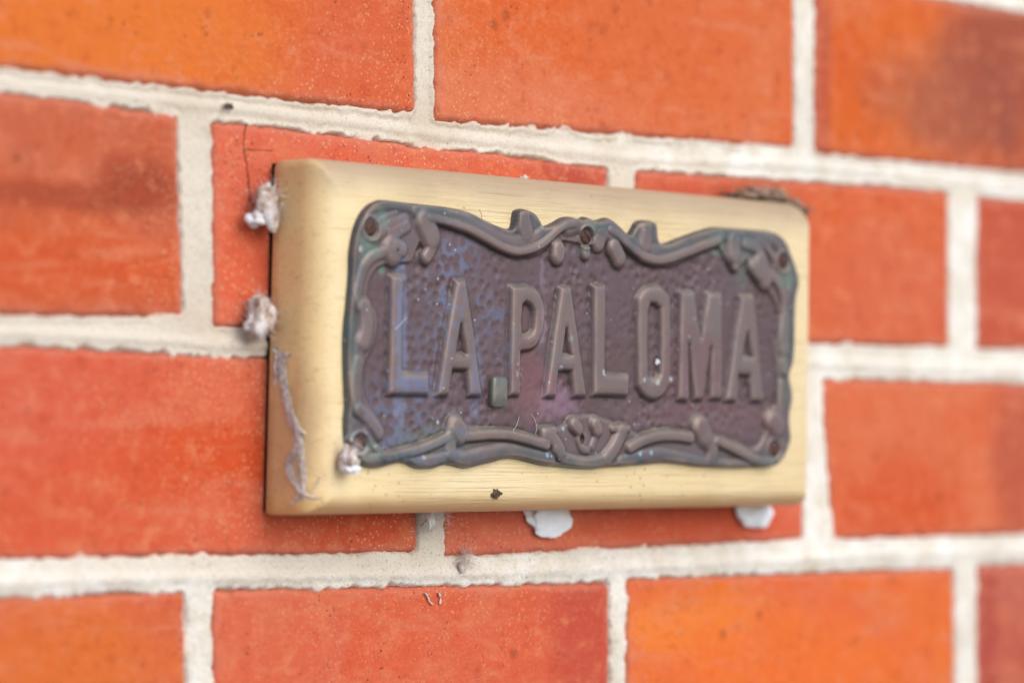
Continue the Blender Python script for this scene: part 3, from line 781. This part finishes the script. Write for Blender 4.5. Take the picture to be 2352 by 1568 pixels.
def tube(path, radii, seg=6, jitter=0.0):
    P = [Vector(p) for p in path]; v = []; f = []
    up = Vector((0, -1, 0))
    for i, p in enumerate(P):
        t = (P[min(i+1, len(P)-1)]-P[max(i-1, 0)]).normalized()
        a = t.cross(up); a = a.normalized() if a.length > 1e-6 else Vector((1, 0, 0)); b = t.cross(a).normalized()
        for k in range(seg):
            th = 2*math.pi*k/seg; r = radii[i]*(1+jitter*random.uniform(-1, 1))
            v.append(p+a*r*math.cos(th)+b*r*math.sin(th))
    for i in range(len(P)-1):
        for k in range(seg):
            f.append((i*seg+k, i*seg+(k+1) % seg, (i+1)*seg+(k+1) % seg, (i+1)*seg+k))
    f.append(tuple(range(seg))); f.append(tuple((len(P)-1)*seg+k for k in reversed(range(seg))))
    return [tuple(q) for q in v], f

class MB:
    def __init__(s): s.v = []; s.f = []
    def add(s, v, f):
        o = len(s.v); s.v += v; s.f += [tuple(i+o for i in q) for q in f]

def lump(center, rx, ry, rz, seed, amp=.35, n=26, freq=1.0, shape=None):
    v = []; f = []
    for i in range(n+1):
        th = math.pi*i/n
        for j in range(2*n):
            ph = math.pi*j/n
            d = Vector((math.sin(th)*math.cos(ph), math.sin(th)*math.sin(ph), math.cos(th)))
            k = 1+amp*mnoise.noise(d*1.6*freq+Vector((seed, 0, 0)))*1.6+amp*.5*mnoise.noise(d*4.5*freq+Vector((0, seed, 0)))+amp*.25*mnoise.noise(d*11*freq+Vector((0, seed, 3)))
            if shape: k *= shape(d)
            v.append((center[0]+d.x*rx*k, center[1]+d.y*ry*k, center[2]+d.z*rz*k))
    for i in range(n):
        for j in range(2*n):
            f.append((i*2*n+j, i*2*n+(j+1) % (2*n), (i+1)*2*n+(j+1) % (2*n), (i+1)*2*n+j))
    return v, f

def stuffmat(name, c1, c2, scale=300, rough=.8, sss=0.0, b=.0006):
    m = NT(name, rough=rough, spec=.25)
    n_ = m.noise(scale, 6, .7)
    m.color(m.mix(m.range(n_, .38, .62), srgb(*c1), srgb(*c2)))
    m.bump([(n_, .8, b)])
    if sss: m.b.inputs['Subsurface Weight'].default_value = sss; m.b.inputs['Subsurface Radius'].default_value = (.002, .0018, .0015); m.b.inputs['Subsurface Scale'].default_value = .5
    return m.m
M_white = stuffmat('white_sealant', (255, 255, 255), (250, 250, 250), 220, .7)
M_silk = stuffmat('pale_silk', (240, 236, 236), (216, 206, 202), 200, .8)
M_cocoon = stuffmat('grey_web_lump', (240, 230, 222), (170, 140, 116), 170, .85, b=.001)
M_web = stuffmat('matted_cobweb', (238, 224, 214), (200, 178, 162), 500, .9)
M_dark = stuffmat('dark_debris', (110, 86, 68), (74, 58, 48), 700, .85)
M_thread = stuffmat('web_thread', (252, 246, 240), (236, 228, 220), 300, .6)
M_hair = stuffmat('dark_hair', (70, 50, 42), (90, 66, 52), 300, .5)
M_crack = stuffmat('crack_shadow_dirt', (150, 70, 54), (120, 56, 44), 900, .95)

def px_r(x, y, r, Y):           # horizontal / vertical radius in metres of r photo px
    a = at(x, y, Y); return abs(at(x+r, y, Y).x-a.x), abs(at(x, y+r, Y).z-a.z)

def fuzz(mb, c, rx, ry, rz, n, rad=.00007, length=.004):
    for _ in range(n):
        d = Vector((random.gauss(0, 1), random.gauss(0, 1), random.gauss(0, 1))).normalized()
        p = Vector((c[0]+d.x*rx*.85, c[1]+d.y*ry*.85, c[2]+d.z*rz*.85))
        t = Vector((random.gauss(0, 1), random.gauss(0, .5), random.gauss(0, 1))).normalized()
        t = (t+d*.5).normalized(); L_ = length*random.uniform(.4, 1.2); pts = []
        for k in range(6):
            pts.append(p.copy()); t = (t+Vector((random.gauss(0, .35), random.gauss(0, .25), random.gauss(0, .35)))).normalized(); p = p+t*L_/5
        mb.add(*tube(pts, [rad]*6, 4))

GRP_L = 'web covered lumps beside the board'
def web_lump(px, py, rpx, rpy, label, mat_white_at, seed):
    c = at(px, py, -.007); rx = px_r(px, py, rpx, -.007)[0]*.85; rz = px_r(px, py, rpy, -.007)[1]
    base_ = (c.x, 0, c.z-rz)
    t = thing('web_lump', label, 'lump', base_, GRP_L)
    v, f = lump((c.x, c.y+.001, c.z), rx*1.1, .0036, rz*1.1, seed, .55, freq=.6, shape=lambda d: 1-.30*max(0, d.z)-.12*abs(d.x))
    mesh_obj('body', v, f, M_cocoon, t, base_)
    w_ = at(*mat_white_at, -.011); v, f = lump((w_.x, w_.y+.0045, w_.z), rx*.7, .0028, rz*.36, seed+3, .35, freq=.7)
    mesh_obj('white_silk', v, f, M_silk, t, base_)
    mb = MB(); fuzz(mb, (c.x, c.y, c.z), rx*1.0, .006, rz*1.0, 150, .00005, .005)
    mesh_obj('thread', mb.v, mb.f, M_thread, t, base_)
    return t
web_lump(618, 462, 28, 50, 'grey white web lump beside the upper left edge of the board', (608, 500), 4)
web_lump(600, 722, 26, 48, 'grey white web lump beside the middle of the board left edge', (603, 745), 9)

def sealant(px, py, rpx, rpy, label, seed, par):
    c = at(px, py, -.003); rx, rz = px_r(px, py, rpx, -.003)[0], px_r(px, py, rpy, -.003)[1]
    base_ = (c.x, 0, c.z-rz)
    v, f = lump((c.x, -.002, c.z), rx*1.05, .0032, rz*1.05, seed, .24, shape=lambda d: 1+.22*d.z)
    o = mesh_obj('sealant_lump', v, f, M_white, None, base_)
    tag(o, label, 'lump', 'white sealant lumps under the board'); return o
sealant(1263, 1192, 44, 42, 'larger white lump squeezed out below the middle of the board', 21, None)
sealant(1738, 1182, 32, 36, 'smaller white lump below the right end of the board', 33, None)

# cocoon on the lower left corner of the plaque
p, nrm = hit(806, 1045)
bs = (p.x, YB, p.z-.008)
t = thing('cocoon', 'small brown and white cocoon at the lower left corner of the plaque', 'cocoon', bs)
rx, rz = px_r(800, 1060, 20, YB)[0], px_r(800, 1060, 30, YB)[1]
c = at(801, 1055, YB-.0035)
v, f = lump((c.x, c.y, c.z), rx*.85, .004, rz, 12, .28); mesh_obj('body', v, f, M_cocoon, t, bs)
c2 = at(806, 1078, YB-.005); v, f = lump((c2.x, c2.y, c2.z), rx*.75, .003, rz*.35, 14, .3); mesh_obj('white_cap', v, f, M_white, t, bs)
mb = MB(); c3 = at(800, 1030, YB-.004); fuzz(mb, tuple(c3), rx*.9, .003, rz*.9, 45, length=.006); mesh_obj('thread', mb.v, mb.f, M_thread, t, bs)

# matted web running down the left of the board
def surf_path(pts, off=.0004, n=5):
    out = []
    C = catmull(pts, False, n)
    for (x, y) in C:
        p, nr = hit(x, y); out.append(p+nr*off)
    return out
mb = MB()
def strand(pts, r0, r1, off=.0003, jit=.25, n=6):
    P = surf_path(pts, off, n); k = len(P)
    rs = [(r0+(r1-r0)*i/(k-1))*(1+.35*mnoise.noise(Vector((i*.7, r0*9e3, 0)))) for i in range(k)]
    P = [q+Vector((random.gauss(0, r0*.25), 0, random.gauss(0, r0*.25))) for q in P]
    mb.add(*tube(P, rs, 7, jit))
MAIN = [(628,800),(640,815),(650,826),(652,860),(655,890),(662,925),(672,955),(684,985),(690,1015),(694,1060),(697,1095),(696,1130)]
strand(MAIN, .0007, .0005)
for k in range(34):
    o1, o2 = random.gauss(0, 3), random.gauss(0, 3); a = random.randrange(0, 5); b = random.randrange(8, 13)
    strand([(x+o1+random.gauss(0, 2.5), y+o2+random.gauss(0, 6)) for x, y in MAIN[a:b]], .00022, .00016, .0003+.0006*random.random(), .3, 3)
for k in range(22):
    o1 = random.gauss(0, 3)
    strand([(x+o1+random.gauss(0, 3), y+random.gauss(0, 5)) for x, y in [(690,1000),(680,1035),(664,1058),(668,1085),(684,1120),(692,1138)]], .00018, .00012, .0003+.0005*random.random(), .3, 3)
strand([(640,815),(634,840),(636,865),(630,885)], .0011, .0005)
strand([(650,822),(660,815),(668,812)], .0009, .0003)
strand([(684,985),(694,990),(700,996)], .0007, .0004)
strand([(694,1130),(706,1138),(722,1142),(740,1142)], .0006, .0003)
strand([(690,1135),(676,1150),(666,1160)], .0006, .0003)
strand([(735,1095),(730,1110),(722,1120),(714,1130)], .0003, .0002)
for _ in range(70):
    i = random.random(); a = catmull([(628,800),(650,826),(655,890),(684,985),(694,1060),(696,1130)], False, 20)
    q = a[int(i*(len(a)-1))]; ang = random.uniform(0, 6.28); L_ = random.uniform(8, 30)
    strand([(q[0], q[1]), (q[0]+L_*.5*math.cos(ang)+random.gauss(0, 3), q[1]+L_*.5*math.sin(ang)), (q[0]+L_*.6*math.cos(ang), q[1]+L_*math.sin(ang)+6)], .00008, .00005, .0002, 0, 3)
p0_ = hit(696, 1130)[0]
o = mesh_obj('cobweb', mb.v, mb.f, M_web, None, tuple(p0_))
tag(o, 'grey matted cobweb strand hanging down the left side of the board', 'cobweb')

# brown web tuft on the upper right corner
mb = MB()
for (x, y, rpx, rpy, sd_) in ((1700,448,30,8,1), (1740,445,34,14,2), (1775,450,30,16,3), (1805,468,28,11,5), (1830,482,18,9,6)):
    c = at(x, y, -.012); rx, rz = px_r(x, y, rpx, -.012)[0]*.8, px_r(x, y, rpy, -.012)[1]
    v, f = lump((c.x, c.y, c.z), rx, .006, rz, sd_*3.1, .5, 16); mb.add(v, f)
    fuzz(mb, tuple(c), rx*1.1, .006, rz*1.2, 60, .00009, .010)
c = at(1760, 445, -.012)
o = mesh_obj('web_tuft', mb.v, mb.f, stuffmat('brown_web', (190, 160, 138), (140, 112, 94), 260, .95), None, (c.x, -.004, c.z-.004))
tag(o, 'brown matted web tuft on the upper right corner of the board', 'cobweb')
# crumbs and flakes
def flake(x, y, rpx, rpy, mat, name, label, cat, Y=None, seed=0, group=None, thick=.35):
    if Y is None: p, nr = hit(x, y)
    else: p, nr = at(x, y, Y), Vector((0, -1, 0))
    rx, rz = px_r(x, y, rpx, p.y)[0], px_r(x, y, rpy, p.y)[1]
    v, f = lump((p.x, p.y-min(rx, rz)*.2, p.z), rx, min(rx, rz)*thick+.0002, rz, seed, .55, 12)
    o = mesh_obj(name, v, f, mat, None, tuple(p)); return tag(o, label, cat, group)
flake(1204, 411, 9, 7, M_web, 'debris_flake', 'tiny pale grey flake caught on the top edge of the board', 'debris', -.017, 3)
flake(1181, 411, 6, 4, M_dark, 'debris_flake', 'tiny dark crumb on the top edge of the board, left of the pale flake', 'debris', -.017, 4) if False else None
flake(524, 244, 11, 6, M_dark, 'debris_flake', 'dark flake stuck in the upper left bed joint', 'debris', -.0015, 6)
flake(1139, 1133, 9, 8, M_dark, 'dirt_speck', 'brown dirt crumb on the lower face of the board', 'debris', None, 8, None, .15)
flake(1510, 831, 5, 6, M_white, 'paint_speck', 'white speck inside the letter O', 'speck', None, 9)
mb = MB(); c = at(1062, 1296, -.002); v, f = lump((c.x, c.y, c.z), .0014, .0008, .0022, 15, .5, 10, shape=lambda d: 1-.4*d.z); mb.add(v, f)
fuzz(mb, tuple(at(1068, 1285, -.002)), .0025, .001, .004, 130, .00005, .006)
o = mesh_obj('web_wisp', mb.v, mb.f, M_web, None, tuple(at(1062, 1305, 0))); tag(o, 'thin grey web wisp on the mortar bed below the raised tab', 'cobweb')
# web and twig in the joint under the board
mb = MB()
c = at(990, 1195, -.004); fuzz(mb, tuple(c), .0045, .002, .005, 130, .00005, .006)
fuzz(mb, tuple(at(1000, 1183, -.008)), .008, .003, .0015, 60, .00005, .005)
v, f = lump(tuple(at(990, 1188, -.006)), .0016, .0012, .0040, 5, .5, 10); mb.add(v, f)
o = mesh_obj('web_tuft', mb.v, mb.f, M_thread, None, tuple(at(990, 1210, 0)))
tag(o, 'whitish web tuft in the upright joint just below the board', 'cobweb')
P = [at(966, 1208, -.004), at(976, 1198, -.005), at(985, 1191, -.006), at(992, 1188, -.006)]
v, f = tube(P, [.00012]*4, 5); 
o = mesh_obj('twig', v, f, M_hair, None, tuple(P[0])); tag(o, 'hair thin dark twig caught in the web below the board', 'twig')
# fine hair on the top rim of the plaque
P = [hit(1104, 502)[0]+Vector((0, -.0004, 0)), at(1106, 494, YB-.004), at(1103, 486, YB-.005), at(1101, 482, YB-.006)]
v, f = tube(P, [.00010]*4, 5)
o = mesh_obj('insect_leg', v, f, M_hair, None, tuple(P[0])); tag(o, 'thin dark curled insect leg on the top rim of the plaque', 'insect leg')
# threads over the plaque and the bricks
for pts, lab in (([(905,757),(915,748),(925,738),(934,728)], 'pale web thread slanting over the stem of the first letter L'),
                 ([(1192,955),(1186,975),(1178,990),(1183,996)], 'short pale web thread below the raised tab, the left of two'),
                 ([(1218,950),(1228,965),(1231,985),(1229,995)], 'short pale web thread below the letter P, the right of two')):
    mb = MB(); strand(pts, .00008, .00006, .0002, 0, 4)
    o = mesh_obj('web_thread', mb.v, mb.f, M_thread, None, tuple(mb.v[0])); tag(o, lab, 'cobweb', 'fine web threads on the plaque')
for pts, lab in (([(975,1360),(982,1368),(986,1380),(995,1388)], 'longer grey web scrap hanging on the salmon brick below the sign'),
                 ([(1006,1360),(1012,1372),(1010,1385)], 'shorter curved grey web scrap right of the longer one on the brick below')):
    mb = MB(); C = catmull(pts, False, 4); P = [at(x, y, -.0006) for x, y in C]
    mb.add(*tube(P, [.0004*(.4+random.random()) for _ in P], 5, .3))
    o = mesh_obj('web_scrap', mb.v, mb.f, M_web, None, tuple(mb.v[0])); tag(o, lab, 'cobweb', 'web scraps on the brick below the sign')
# the crack in the brick at the sign's upper left
mb = MB()
for pts, r in (([(566,284),(563,300),(560,325),(560,345),(566,375),(570,410),(573,440),(577,468)], .00030), ([(560,343),(575,344),(600,345),(625,346)], .0002)):
    C = catmull(pts, False, 5); P = [at(x+random.gauss(0, .8), y, .0001) for x, y in C]
    mb.add(*tube(P, [r*(.6+.8*random.random()) for _ in P], 6, .2))
for o in wall.children:
    if o.get('label', '').startswith('red brick partly hidden'):
        v = [tuple(Vector(q)) for q in mb.v]; cr = mesh_obj('crack', v, mb.f, M_crack, o, WALL)
